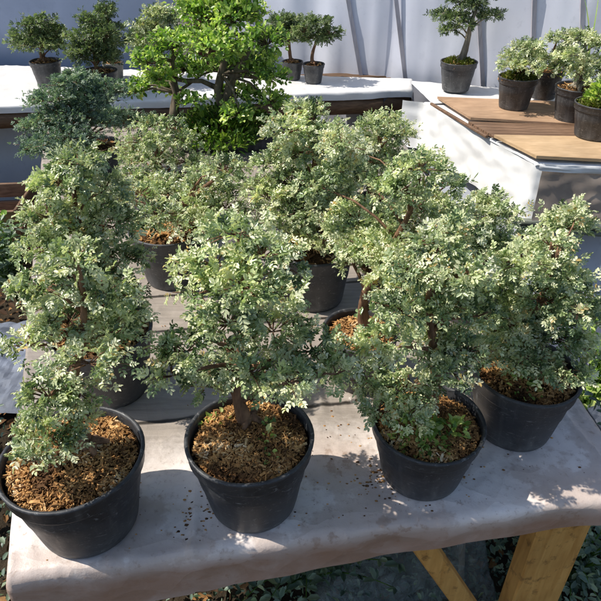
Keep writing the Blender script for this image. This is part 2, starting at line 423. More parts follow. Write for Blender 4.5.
def make_soil(parent, rad, H, rng, chips, chip_len=.017, mound=.016, mulch_name='bark_mulch'):
    """a bumpy soil surface and loose bark chips strewn over it"""
    rs = rad - .007; z0 = H - .016; k = 40; rings = 10; v = []; f = []; s = rng.uniform(0, 50)
    def hz(x, y):
        q = min(1, math.hypot(x, y) / rs)
        return z0 + mound * (1 - q * q) + .006 * nz(x * 28 + s, y * 28) + .004 * nz(x * 70, y * 70 + s) - .004 * q
    v.append((0, 0, hz(0, 0)))
    for i in range(1, rings + 1):
        for j in range(k):
            th = 2 * math.pi * j / k; x = rs * i / rings * math.cos(th); y = rs * i / rings * math.sin(th)
            v.append((x, y, hz(x, y)))
    for j in range(k): f.append((0, 1 + j, 1 + (j + 1) % k))
    for i in range(rings - 1):
        for j in range(k):
            a = 1 + i * k; b = a + k
            f.append((a + j, b + j, b + (j + 1) % k, a + (j + 1) % k))
    so = obj('soil', v, f, M['soil'], parent, True)
    if chips:
        V = []; F = []; TT = []
        ang = rng.uniform(0, 2 * math.pi, chips); q = np.sqrt(rng.uniform(0, 1, chips)) * (rs - .004)
        for a, d in zip(ang, q):
            x = d * math.cos(a); y = d * math.sin(a)
            L = chip_len * (rng.uniform(.25, .9) if rng.random() < .88 else rng.uniform(1, 1.9)); W = L * rng.uniform(.08, .34); h = rng.uniform(.0006, .0018)
            rz = rng.uniform(0, 6.3); ti = rng.normal(0, .35); ro = rng.normal(0, .45)
            ca, sa = math.cos(rz), math.sin(rz)
            D = np.array([ca * math.cos(ti), sa * math.cos(ti), math.sin(ti)]); S = np.array([-sa * math.cos(ro), ca * math.cos(ro), math.sin(ro)]); U = np.cross(D, S)
            c = np.array([x, y, hz(x, y) + rng.uniform(.0, .006)])
            b = len(V)
            bend = U * L * rng.uniform(-.15, .15)
            for (i, j2) in ((-1, -1), (-1, 1), (0, 1), (1, .7), (1, -.7), (0, -1)):
                V.append(c + D * L * .5 * i + S * W * .5 * j2 + U * h + (bend if i == 0 else 0))
            for (i, j2) in ((-1, -1), (-1, 1), (0, 1), (1, .7), (1, -.7), (0, -1)):
                V.append(c + D * L * .5 * i + S * W * .5 * j2 - U * h + (bend if i == 0 else 0))
            F += [(b, b + 5, b + 2, b + 1), (b + 5, b + 4, b + 3, b + 2)]
            for e in range(6):
                e2 = (e + 1) % 6; F.append((b + e, b + e2, b + 6 + e2, b + 6 + e))
            tt = float(np.clip(rng.beta(1.5, 1.6) * (.62 + 1.1 * nz(x * 17 + s, y * 17, 4)) + .12, 0, 1)); TT += [tt] * 12
        mu = obj(mulch_name, V, F, M['mulch'], parent, False, TT); mu['kind'] = 'stuff'
    return hz

def leaf_clump(parent, name, mat, c, rad, h, n, L, rng, loc_hz=None, wide=.5, kind=None):
    """low moss or a weed: short upright leaves on a patch"""
    a = rng.uniform(0, 6.283, n); q = np.sqrt(rng.uniform(0, 1, n)) * rad
    x = c[0] + q * np.cos(a); y = c[1] + q * np.sin(a)
    z = np.array([(loc_hz(i, j) if loc_hz else c[2]) for i, j in zip(x, y)]) + rng.uniform(0, 1, n) ** 1.5 * h * np.sqrt(np.clip(1 - (q / rad) ** 2, 0, 1))
    D = unit(np.stack([np.cos(a) * rng.uniform(.1, 1, n), np.sin(a) * rng.uniform(.1, 1, n), rng.uniform(.1, .9, n)], 1) + rng.normal(0, .3, (n, 3)))
    Nn = unit(np.array([0, 0, 1.0]) + rng.normal(0, .4, (n, 3)))
    l = L * rng.uniform(.6, 1.3, n)
    v, f, t = leaflets(np.stack([x, y, z], 1), D, Nn, l, l * wide, rng.uniform(.1, .95, n), .2)
    o = obj(name, v, f, mat, parent, False, t)
    if kind: o['kind'] = kind
    return o

# ------------------------------------------------------------------ bonsai
PADS = {
    'a1': ((0.089,-0.002,0.387,0.044,0.029),(0.032,0.009,0.337,0.046,0.034),(0.108,0.015,0.322,0.048,0.031),(0.046,0.029,0.266,0.057,0.036),(0.113,0.009,0.258,0.044,0.030),(-0.029,0.027,0.216,0.043,0.037),(0.097,-0.061,0.256,0.052,0.030),(0.003,-0.018,0.154,0.052,0.034),(0.030,0.029,0.114,0.049,0.026),(-0.003,-0.040,0.083,0.057,0.031),(-0.068,-0.005,0.076,0.029,0.029),(-0.020,-0.083,0.077,0.033,0.018)),
    'a2': ((0.002,-0.023,0.413,0.040,0.026),(0.039,-0.051,0.392,0.048,0.027),(-0.030,-0.013,0.358,0.051,0.031),(0.071,-0.009,0.349,0.029,0.023),(0.014,-0.080,0.364,0.053,0.025),(-0.050,-0.054,0.337,0.034,0.023),(-0.014,-0.046,0.281,0.055,0.029),(0.045,0.034,0.206,0.062,0.032),(0.109,0.015,0.180,0.055,0.032),(-0.076,-0.062,0.241,0.049,0.029),(0.127,0.019,0.123,0.040,0.022),(-0.101,-0.064,0.196,0.036,0.019),(-0.026,-0.004,0.153,0.032,0.016),(0.019,-0.066,0.199,0.042,0.016),(0.072,-0.082,0.201,0.038,0.016),(-0.072,0.028,0.090,0.041,0.015),(0.144,-0.055,0.190,0.027,0.014),(0.031,-0.055,0.157,0.028,0.011)),
    'a3': ((-0.017,0.034,0.356,0.051,0.030),(-0.055,0.023,0.316,0.052,0.032),(0.004,-0.036,0.343,0.052,0.030),(-0.012,0.032,0.251,0.061,0.034),(-0.078,-0.011,0.261,0.049,0.033),(0.055,0.003,0.241,0.040,0.033),(-0.103,-0.045,0.215,0.055,0.032),(-0.010,0.030,0.156,0.064,0.036),(0.047,0.004,0.165,0.052,0.035),(-0.116,0.022,0.080,0.048,0.033),(-0.041,0.005,0.084,0.062,0.031),(0.017,-0.035,0.149,0.044,0.024),(-0.105,-0.049,0.079,0.042,0.024),(-0.058,-0.079,0.085,0.034,0.020)),
    'a4': ((-0.040,-0.046,0.316,0.032,0.025),(-0.083,-0.053,0.283,0.054,0.034),(0.003,-0.032,0.244,0.046,0.032),(-0.090,-0.004,0.194,0.056,0.037),(-0.028,-0.059,0.209,0.063,0.035),(0.069,0.003,0.149,0.042,0.034),(-0.066,-0.028,0.132,0.060,0.034),(0.022,-0.031,0.110,0.064,0.034),(0.087,-0.034,0.077,0.035,0.025),(-0.092,-0.035,0.077,0.042,0.031),(-0.031,-0.070,0.082,0.056,0.022),(0.031,-0.095,0.079,0.037,0.020)),
    'b5': ((0.028,0.004,0.378,0.048,0.030),(0.003,-0.044,0.358,0.054,0.033),(0.056,0.025,0.316,0.058,0.035),(-0.028,-0.047,0.297,0.056,0.037),(0.068,0.008,0.249,0.063,0.036),(-0.010,0.015,0.239,0.072,0.040),(-0.065,-0.047,0.223,0.054,0.035),(0.074,0.011,0.172,0.058,0.037),(-0.007,-0.021,0.151,0.081,0.037),(-0.069,-0.005,0.079,0.068,0.038),(0.085,-0.048,0.078,0.049,0.027),(0.038,-0.085,0.079,0.048,0.024)),
    'b9': ((0.078,-0.069,0.412,0.048,0.029),(0.158,0.046,0.331,0.040,0.028),(0.046,-0.067,0.371,0.051,0.029),(0.115,0.016,0.292,0.064,0.036),(0.045,0.042,0.257,0.058,0.037),(0.187,0.044,0.254,0.046,0.031),(0.065,-0.045,0.248,0.063,0.035),(0.142,-0.043,0.233,0.056,0.032),(0.006,-0.018,0.219,0.053,0.033),(-0.036,0.019,0.213,0.038,0.025),(0.054,-0.080,0.204,0.051,0.024),(-0.029,0.015,0.162,0.030,0.017),(0.080,0.012,0.077,0.057,0.029),(0.141,0.032,0.075,0.058,0.031),(0.018,-0.091,0.179,0.035,0.020)),
    'b7': ((-0.028,0.031,0.351,0.056,0.037),(-0.075,-0.058,0.336,0.061,0.035),(0.019,-0.032,0.325,0.057,0.036),(-0.028,-0.004,0.268,0.084,0.042),(-0.104,0.028,0.228,0.061,0.036),(0.046,-0.032,0.238,0.054,0.037),(-0.066,0.029,0.173,0.089,0.044),(0.024,-0.011,0.165,0.077,0.043),(-0.121,-0.035,0.160,0.056,0.035),(-0.040,-0.035,0.121,0.092,0.041),(0.062,-0.049,0.111,0.056,0.036),(-0.096,-0.059,0.088,0.061,0.033),(-0.002,-0.082,0.076,0.076,0.033),(0.073,-0.106,0.077,0.040,0.025)),
    'b12': ((0.016,0.028,0.176,0.048,0.033),(-0.036,-0.038,0.157,0.058,0.037),(0.037,-0.047,0.169,0.048,0.034),(0.092,-0.003,0.080,0.064,0.041),(0.002,-0.019,0.077,0.076,0.041),(-0.056,-0.019,0.088,0.045,0.030)),
    'c6': ((0.187,-0.083,0.209,0.072,0.033),(0.120,-0.011,0.135,0.071,0.036),(0.213,0.036,0.109,0.062,0.037),(0.078,-0.039,0.088,0.082,0.036),(0.175,-0.046,0.085,0.082,0.038),(0.013,-0.120,0.097,0.073,0.031),(0.244,-0.055,0.078,0.055,0.033),(-0.014,-0.155,0.080,0.041,0.021),(0.115,-0.151,0.078,0.073,0.026)),
    'c6b': ((0.021,0.023,0.191,0.073,0.041),(-0.020,-0.063,0.169,0.067,0.037),(0.074,0.010,0.140,0.077,0.041),(-0.021,0.027,0.078,0.098,0.043),(0.102,-0.002,0.082,0.071,0.039),(-0.043,-0.103,0.078,0.049,0.028),(0.160,-0.096,0.079,0.050,0.034)),
    'c10': ((-0.015,-0.015,0.254,0.060,0.037),(-0.072,-0.034,0.217,0.063,0.037),(0.044,0.014,0.213,0.059,0.032),(-0.039,-0.024,0.154,0.082,0.044),(0.040,-0.013,0.146,0.071,0.039),(-0.079,0.024,0.084,0.068,0.040),(0.011,-0.026,0.079,0.084,0.036)),
    'd13': ((-0.037,0.056,0.240,0.066,0.033),(-0.017,-0.033,0.234,0.078,0.039),(-0.103,-0.027,0.180,0.094,0.047),(0.030,0.014,0.165,0.096,0.048),(-0.043,-0.029,0.123,0.132,0.055),(-0.170,-0.061,0.092,0.080,0.044),(0.086,-0.042,0.105,0.066,0.040),(-0.033,-0.146,0.077,0.128,0.046),(-0.127,-0.166,0.055,0.085,0.035),(-0.023,-0.162,0.050,0.093,0.032)),
    'd14': ((-0.053,0.105,0.419,0.131,0.078),(0.109,-0.007,0.428,0.134,0.084),(-0.190,-0.050,0.318,0.110,0.063),(-0.271,-0.104,0.266,0.093,0.055),(0.224,-0.188,0.360,0.104,0.072),(0.010,-0.126,0.333,0.148,0.074),(-0.154,0.045,0.200,0.125,0.049),(0.134,0.074,0.202,0.135,0.072),(0.240,-0.096,0.199,0.086,0.056),(-0.376,0.047,0.125,0.068,0.050),(0.076,0.043,0.086,0.119,0.046),(0.225,-0.014,0.075,0.090,0.054),(0.052,0.006,0.531,0.123,0.066),(-0.406,0.038,0.097,0.064,0.036),(-0.240,-0.095,0.191,0.077,0.043),(0.101,-0.161,0.065,0.095,0.035),(-0.116,-0.123,0.106,0.078,0.035)),
    'e1': ((0.017,-0.013,0.200,0.091,0.051),(-0.101,0.010,0.132,0.076,0.047),(0.068,0.004,0.149,0.081,0.046),(-0.012,-0.029,0.107,0.116,0.046),(0.076,0.015,0.076,0.053,0.041)),
    'e2': ((-0.001,0.000,0.254,0.070,0.043),(-0.059,-0.006,0.175,0.076,0.049),(0.068,-0.056,0.194,0.075,0.048),(-0.026,-0.009,0.114,0.110,0.050),(-0.092,-0.035,0.077,0.066,0.038),(0.055,-0.028,0.076,0.061,0.044)),
    'e3': ((0.007,-0.009,0.288,0.055,0.049),(-0.041,0.008,0.219,0.062,0.050),(0.042,0.000,0.185,0.056,0.044),(0.053,0.007,0.115,0.063,0.050),(-0.026,-0.014,0.130,0.056,0.050)),
    'e4': ((0.032,-0.000,0.261,0.084,0.048),(0.115,0.009,0.226,0.072,0.048),(-0.043,0.019,0.191,0.079,0.049),(0.052,-0.031,0.144,0.109,0.054),(0.118,0.020,0.112,0.062,0.049),(-0.061,0.023,0.077,0.087,0.056)),
    'e5a': ((-0.054,0.004,0.231,0.075,0.038),(0.015,0.031,0.192,0.070,0.038),(-0.113,0.029,0.169,0.064,0.038),(-0.036,-0.012,0.141,0.102,0.038)),
    'e5b': ((0.027,-0.010,0.233,0.073,0.036),(-0.040,-0.039,0.194,0.073,0.036),(0.096,0.015,0.173,0.062,0.031),(0.029,0.024,0.143,0.099,0.031)),
    'f1': ((0.019,-0.021,0.297,0.078,0.033),(0.147,0.005,0.242,0.079,0.034),(-0.049,0.009,0.231,0.080,0.045),(-0.080,0.010,0.168,0.063,0.029),(0.003,-0.059,0.201,0.056,0.028),(0.102,0.016,0.353,0.078,0.039),(-0.031,-0.008,0.346,0.067,0.039)),
    'f2': ((0.013,0.002,0.147,0.081,0.041),(-0.068,-0.025,0.105,0.066,0.036),(0.090,-0.003,0.090,0.082,0.041),(-0.013,-0.066,0.075,0.091,0.035),(-0.117,-0.111,0.076,0.045,0.025),(0.067,-0.162,0.068,0.049,0.030)),
    'f3': ((-0.004,-0.069,0.169,0.074,0.042),(0.069,-0.054,0.106,0.069,0.043),(-0.016,-0.103,0.076,0.079,0.042),(0.059,-0.170,0.061,0.057,0.042),(-0.004,-0.168,0.050,0.063,0.032)),
    'f4': ((-0.038,0.004,0.227,0.076,0.043),(0.054,-0.002,0.197,0.067,0.043),(-0.092,-0.060,0.159,0.062,0.038),(0.029,-0.017,0.123,0.087,0.043),(-0.029,-0.051,0.075,0.068,0.039),(0.088,-0.058,0.096,0.058,0.043),(-0.001,-0.161,0.056,0.047,0.028)),
}

def sh(r): return max(r - .009, r * .7)      # leave room for the leaves themselves

def bezier(p0, p1, p2, p3, n):
    out = []
    for i in range(n + 1):
        t = i / n; u = 1 - t
        out.append(p0 * u ** 3 + p1 * 3 * u * u * t + p2 * 3 * u * t * t + p3 * t ** 3)
    return out

def bonsai(key, X, Y, H, rad, label, seed, cat='bonsai', leaf='leaf_grey', bark='bark', leaf_len=.0245, shoots=50, chips=420,
           trunk_r=.013, lean=(0, 0), back=.45, simple=False, pot='pot', group=None, name='potted_bonsai', moss=None, weeds=(), zbase=T + .002, chip_len=.017, density=1.0, grow=.96, flat=.58):
    rng = np.random.default_rng(seed); pr = random.Random(seed)
    root = thing(name, label, cat, (X, Y, zbase), 0, group)
    make_pot(root, rad, H, M[pot], rng)
    hz = make_soil(root, rad, H, rng, chips, chip_len)
    pads = [(dx, dy, dz + H, grow * sh(r) * 1.08, grow * sh(r), grow * sh(rz) * flat) for (dx, dy, dz, r, rz) in PADS[key]]
    zc = [p[2] for p in pads]; zm = max(zc)
    extra = []
    for (x, y, z, rx, ry, rz) in pads:                      # the far side of the crown
        if pr.random() < back:
            extra.append((-x * .7 + pr.uniform(-.03, .03), abs(y) * .6 + rx * pr.uniform(.7, 1.3), z + pr.uniform(-.03, .01), rx * .95, ry, rz))
    allp = pads + extra
    v, f, t, tw = crown_arrays(allp, rng, shoots, leaf_len, simple, density)
    # keep leaves out of the soil
    v[:, 2] = np.maximum(v[:, 2], H + .004)
    obj('crown', v, f, M[leaf], root, False, t)
    # trunk with a slight S, limbs to every pad
    mb = MB()
    top = max(pads, key=lambda p: p[2]); tp = Vector((top[0], top[1], top[2]))
    b = Vector((lean[0], lean[1], H - .02))
    hgt = tp.z - b.z
    s1 = pr.choice((-1, 1)) * .10 * hgt
    path = bezier(b, b + Vector((s1 * 1.6, pr.uniform(-.02, .02), hgt * .35)), Vector((tp.x * .5 - s1 * 1.4, tp.y * .5, b.z + hgt * .62)), tp, 14)
    rads = [trunk_r * ((1 - i / 14) ** .8 * .86 + .14) for i in range(15)]
    rads[0] *= 1.55; rads[1] *= 1.2
    mb.tube(path, rads, 9, .10, pr, .5)
    for k in range(4):                                       # root flare
        a = k * 1.57 + pr.uniform(-.5, .5); q = trunk_r * pr.uniform(2.2, 3.4)
        mb.tube([b + Vector((0, 0, .03)), b + Vector((math.cos(a) * q * .5, math.sin(a) * q * .5, .024)), b + Vector((math.cos(a) * q, math.sin(a) * q, .008))], [trunk_r * .7, trunk_r * .5, trunk_r * .25], 6, .1, pr)
    for (x, y, z, rx, ry, rz) in allp:
        e = Vector((x, y, z - rz * .3))
        zt = max(b.z + hgt * .12, e.z - .45 * math.hypot(x, y) - .02)
        i = min(range(15), key=lambda q: abs(path[q].z - zt)); i = min(i, 12)
        p0 = path[i]
        mid = p0.lerp(e, .5) + Vector((pr.uniform(-.015, .015), pr.uniform(-.015, .015), .02))
        r0 = max(.0018, min(rads[i] * .5, .0048))
        mb.tube([p0, p0.lerp(mid, .5) + Vector((0, 0, .006)), mid, mid.lerp(e, .55), e], [r0, r0 * .85, r0 * .7, r0 * .5, r0 * .3], 6, .1, pr)
    for o_, t_ in tw:
        o_ = Vector(o_); t_ = Vector(t_)
        if t_.z < H + .01: continue
        mb.tube([o_, o_.lerp(t_, .5) + Vector((0, 0, .002)), t_], [.0014, .0011, .0006], 3)
    mb.build('trunk', M[bark], root, True)
    if moss:
        mm, mr, mh, mn, ml, mc = moss
        leaf_clump(root, 'moss', M[mm], (mc[0], mc[1], 0), mr, mh, mn, ml, rng, hz, .5, 'stuff')
    for (wx, wy, wr, wh, wn, wl) in weeds:
        leaf_clump(root, 'weed', M['leaf_bright'], (wx, wy, 0), wr, wh, wn, wl, rng, hz, .55)
    return root

# ------------------------------------------------------------------ sheets
def edge_sheet(poly, drops, nu, nv, z, seed, amp=.003, outset=.012, fold=.03, ridge=.004):
    """a sheet laid on a four-cornered top and hanging over its edges. poly: fl, fr, br, bl; drops: front, right, back, left."""
    fl, fr, br, bl = [Vector((p[0], p[1], 0)) for p in poly]
    us = []; vs = []
    def axis(n, d0, d1, length):
        a = [-d0 * (1 - i / 6) / length for i in range(6)] if d0 else []
        m = [i / n for i in range(n + 1)]
        e = [1 + d1 * (i + 1) / 6 / length for i in range(6)] if d1 else []
        return a + m + e
    Lu = (fr - fl).length; Lv = (bl - fl).length
    us = axis(nu, drops[3], drops[1], Lu); vs = axis(nv, drops[0], drops[2], Lv)
    V = []; F = []
    ex = (fr - fl).normalized(); ey = Vector((-ex.y, ex.x, 0))
    for vv in vs:
        for uu in us:
            cu = min(max(uu, 0), 1); cv = min(max(vv, 0), 1)
            p = fl.lerp(fr, cu).lerp(bl.lerp(br, cu), cv)
            du = (uu - cu) * Lu; dv = (vv - cv) * Lv
            d = math.hypot(du, dv)
            drop = 0; off = Vector((0, 0, 0))
            if d > 0:
                th = min(d / fold, math.pi / 2)
                hor = fold * math.sin(th); drop = fold * (1 - math.cos(th)) + max(0, d - fold * math.pi / 2)
                o_ = ex * du + ey * dv; o_.normalize()
                wave = .010 * nz(p.x * 9 + seed, p.y * 9, drop * 6) * min(1, d / .04)
                off = o_ * (hor + wave)
            w = amp * (nz(p.x * 5 + seed, p.y * 5) + .6 * nz(p.x * 14, p.y * 14 + seed)) + amp * .8 * (abs(nz(p.x * 8 + seed * 2, p.y * 3)) - .3)
            rg = 0
            for (fa, fb, sc, am) in ((.9, .35, 5.0, 1.0), (-.5, 1.0, 7.5, .8), (.2, -1.3, 11.0, .5)):
                q = nz((p.x * fa + p.y * fb) * sc * 1.6 + seed * 3, (p.y * fa - p.x * fb) * sc * .45, sc)
                rg += am * max(0, 1 - abs(q) * 9) ** 2 * max(0, .35 + nz(p.x * 3 + sc, p.y * 3 + seed))
            w += ridge * rg
            V.append((p.x + off.x, p.y + off.y, z - drop + w * (1 if d == 0 else .6) + (.012 * nz(p.x * 4 + seed, p.y * 4, 3) * min(1, d / .1))))
    n = len(us)
    for j in range(len(vs) - 1):
        for i in range(n - 1):
            F.append((j * n + i, j * n + i + 1, (j + 1) * n + i + 1, (j + 1) * n + i))
    return V, F

def hang(path, z0, z1, seed, nz_=18, seg=.03, amp=.012, flare=0.0, z0b=None, z1b=None):
    """a sheet hanging along a ground path from height z0 to z1; it ripples"""
    pts = [Vector((*p, 0)) for p in path]; out = []
    for a, b in zip(pts, pts[1:]):
        n = max(2, int((b - a).length / seg))
        for i in range(n): out.append(a.lerp(b, i / n))
    out.append(pts[-1]); V = []; F = []
    m = len(out)
    for j in range(nz_ + 1):
        t = j / nz_
        for i, p in enumerate(out):
            d = (out[min(i + 1, m - 1)] - out[max(i - 1, 0)]).normalized(); nn = Vector((d.y, -d.x, 0))
            s = i / (m - 1)
            za = z0 if z0b is None else z0 + (z0b - z0) * s; zb = z1 if z1b is None else z1 + (z1b - z1) * s
            w = amp * (nz(p.x * 6 + seed, p.y * 6, t * 1.6) * (.2 + t) + .5 * nz(p.x * 17, p.y * 17 + seed, t * 5)) + flare * t * t
            q = p + nn * w
            V.append((q.x, q.y, za + (zb - za) * t + (.01 * nz(p.x * 3 + seed, p.y * 3, 9) * t)))
    for j in range(nz_):
        for i in range(m - 1): F.append((j * m + i, (j + 1) * m + i, (j + 1) * m + i + 1, j * m + i + 1))
    return V, F

def rotz(a): return Matrix.Rotation(a, 3, 'Z')

# ------------------------------------------------------------------ ground
def grid(x0, x1, y0, y1, n, m, fz):
    V = [(x0 + (x1 - x0) * i / n, y0 + (y1 - y0) * j / m, fz(x0 + (x1 - x0) * i / n, y0 + (y1 - y0) * j / m)) for j in range(m + 1) for i in range(n + 1)]
    F = [(j * (n + 1) + i, j * (n + 1) + i + 1, (j + 1) * (n + 1) + i + 1, (j + 1) * (n + 1) + i) for j in range(m) for i in range(n)]
    return V, F
V, F = grid(-60, 60, -60, 60, 240, 240, lambda x, y: (.03 * nz(x * .9, y * .9) - .015) )
g = obj('ground', V, F, M['ground'], None, True); g['kind'] = 'structure'

# ------------------------------------------------------------------ main table
FL, FR, BR, BL = (-.50, .585), (.66, .758), (.46, 2.98), (-1.28, 2.98)
tb = thing('display_table', 'long timber table in front under a dirty white plastic cover, holding rows of bonsai', 'table', (0, 1.5, 0))
def loc(p): return (p[0], p[1] - 1.5, p[2])
V, F = edge_sheet((FL, FR, BR, BL), (.078, .08, .12, .14), 190, 200, T, 3.1, .0022, fold=.009, ridge=.009)
# the front hangs lower on the left than on the right
V = [(x, y, z - (.085 * max(0, (.3 - x)) * min(1, max(0, T - z) / .07) if y < .8 else 0)) for x, y, z in V]
obj('cover', [loc(p) for p in V], F, M['cover'], tb, True)
mb = MB()   # boards under the cover
def quad_at(u, v):
    a = Vector((*FL, 0)).lerp(Vector((*FR, 0)), u); b = Vector((*BL, 0)).lerp(Vector((*BR, 0)), u); return a.lerp(b, v)
for i in range(11):
    v0 = (i + .5) / 11; a = quad_at(.02, v0); b = quad_at(.98, v0); d = b - a
    mb.box((( a.x + b.x) / 2, (a.y + b.y) / 2 - 1.5, T - .0235), (d.length, .19, .024), rotz(math.atan2(d.y, d.x)), .4 + .03 * (i % 3))
mb.build('tabletop', M['log'], tb)
for v0 in (.045, .95):
    a = quad_at(.04, v0); b = quad_at(.96, v0); d = b - a; m2 = MB()
    m2.box(((a.x + b.x) / 2, (a.y + b.y) / 2 - 1.5, T - .066), (d.length, .045, .06), rotz(math.atan2(d.y, d.x)), .5)
    m2.build('rail', M['leg_wood'], tb)
for (x, y, w, d) in ((.575, .835, .125, .055), (-.47, .72, .09, .06), (.40, 2.82, .09, .06), (-1.15, 2.84, .09, .06)):
    m2 = MB(); m2.box((x, y - 1.5, .325), (w, d, .64 if w > .1 else .62), rotz(.12), .62); m2.build('leg', M['leg_wood'], tb)
m2 = MB(); a = Vector((.205, .775, .655)); b = Vector((.52, .80, .05)); d = b - a
q = d.to_track_quat('X', 'Z').to_matrix()
m2.box(((a + b) / 2 - Vector((0, 1.5, 0))), (d.length, .03, .05), q, .58); m2.build('brace', M['leg_wood'], tb)
m2 = MB(); m2.tube([(.40, 1.02 - 1.5, .66), (.43, 1.0 - 1.5, .35), (.47, .98 - 1.5, 0)], [.009] * 3, 8); m2.build('stay', M['beam_pale'], tb, True)

# crumbs of soil and bark fallen on the cover
rng = np.random.default_rng(77); V = []; F = []; TT = []
def crumbs(cx, cy, sx, sy, n, smin, smax, lo=0, hi=.6):
    for _ in range(n):
        x = rng.normal(cx, sx); y = rng.normal(cy, sy)
        e = FL[1] + (x - FL[0]) / (FR[0] - FL[0]) * (FR[1] - FL[1])
        if y < e + .012 or x < -.5 or x > .62: continue
        s = rng.uniform(smin, smax); b = len(V); a = rng.uniform(0, 6.3)
        h = s * .45
        for k in range(5):
            th = a + k * 1.2566; r = s * rng.uniform(.6, 1.1); V.append((x + r * math.cos(th), y + r * .7 * math.sin(th), T + .0005))
        V.append((x, y, T + .001 + h)); F.extend([(b + k, b + (k + 1) % 5, b + 5) for k in range(5)]); TT.extend([rng.uniform(lo, hi)] * 6)
crumbs(.14, .80, .04, .03, 40, .001, .004); crumbs(-.2, .69, .03, .03, 26, .0015, .005); crumbs(-.0, .70, .07, .05, 24, .001, .004)
crumbs(.33, .83, .03, .03, 16, .0015, .005); crumbs(.12, .90, .05, .03, 24, .001, .004, .1, .7); crumbs(0, 1.3, .4, .4, 160, .001, .005); crumbs(.1, .8, .3, .1, 60, .0008, .0025)
for (px_, py_, pr_) in ((-.39, .70, .09), (-.09, .745, .085), (.241, .811, .08), (.46, .935, .08)):
    for _ in range(24):
        a = rng.uniform(0, 6.283); q = pr_ + abs(rng.normal(0, .016)); crumbs(px_ + q * math.cos(a), py_ + q * math.sin(a), .002, .002, 1, .001, .0042, 0, .5)
crumbs(-.205, .70, .012, .03, 40, .0015, .006, 0, .4); crumbs(.155, .79, .02, .03, 50, .0015, .006, 0, .4)
cr = obj('soil_crumbs', V, F, M['mulch'], None, False, TT); cr['kind'] = 'stuff'; tag(cr, 'dark soil crumbs and bark bits spilled over the white table cover', 'soil crumbs')

# ------------------------------------------------------------------ trees on the main table
GM = 'small-leaved bonsai on the front table'
bonsai('a1', -.39, .70, .17, .117, 'bonsai in black pot at the front left corner of the table, orange mulch half bare', 11, lean=(.03, .02), group=GM, chips=4200, grow=.92, back=.12, chip_len=.0105)
bonsai('a2', -.09, .745, .17, .110, 'front bonsai with two-tiered triangular crown, its pot of dark mulch fully in view', 12, lean=(.0, .035), group=GM, chips=4800, trunk_r=.0125, grow=1.02, back=.2, chip_len=.0095,
       weeds=((.03, -.01, .014, .02, 14, .013), (.035, .02, .012, .02, 10, .012), (-.06, .05, .02, .015, 12, .012), (.04, -.045, .008, .01, 6, .012), (-.085, .045, .01, .012, 8, .011)))
bonsai('a3', .241, .811, .14, .105, 'front row bonsai in squat black pot with leafy green weeds sprouting from its soil', 13, lean=(-.01, .02), group=GM, chips=3400, grow=.92, back=.3, chip_len=.0095,
       weeds=((-.025, -.03, .045, .035, 120, .016), (.04, -.025, .02, .03, 34, .02), (.0, -.06, .03, .02, 50, .013)))
bonsai('a4', .46, .935, .16, .107, 'bonsai with wide crown in black pot at the right end of the front row', 14, lean=(.0, .02), group=GM, grow=1.0, flat=.7, chips=2600, chip_len=.0095,
       weeds=((-.02, -.05, .03, .03, 40, .014),))
bonsai('b5', -.44, 1.06, .17, .110, 'bonsai directly behind the front left corner pot, along the left table edge', 15, lean=(.01, .0), group=GM, chips=900, weeds=((.06, -.02, .018, .05, 16, .03),))
bonsai('b9', .136, 1.09, .145, .083, 'bonsai leaning right over a small black pot of reddish mulch, open soil visible', 16, lean=(.02, .01), group=GM, grow=1.05, flat=.7, chips=1100, chip_len=.012)
bonsai('b7', .04, 1.44, .17, .108, 'tall cone-shaped bonsai in shaded black pot behind the two-tiered front tree', 17, lean=(.0, .0), group=GM, flat=.75, shoots=44, chips=300)
bonsai('b12', .46, 1.36, .15, .095, 'low bonsai behind the right end of the front row, below the white skirt', 18, group=GM, chips=300)
bonsai('c6', -.38, 1.55, .17, .112, 'bonsai over a shaded deep black pot left of centre, brown soil showing', 19, lean=(.03, .02), group=GM, chips=700, shoots=32)
bonsai('c6b', -.47, 1.86, .17, .108, 'pale rounded bonsai left of centre just in front of the big bright green tree', 20, group=GM, chips=300, shoots=32)
bonsai('c10', .23, 1.72, .16, .10, 'bonsai at the right rear of the front table, below the rear bench corner', 21, group=GM, chips=200, shoots=32)
bonsai('d13', -.80, 2.23, .17, .110, 'bonsai with broad dense crown, shade painted into its dark leaves, at the left rear of the table', 22, leaf='leaf_dark', group=GM, chips=200, shoots=44, grow=.82, flat=.95)

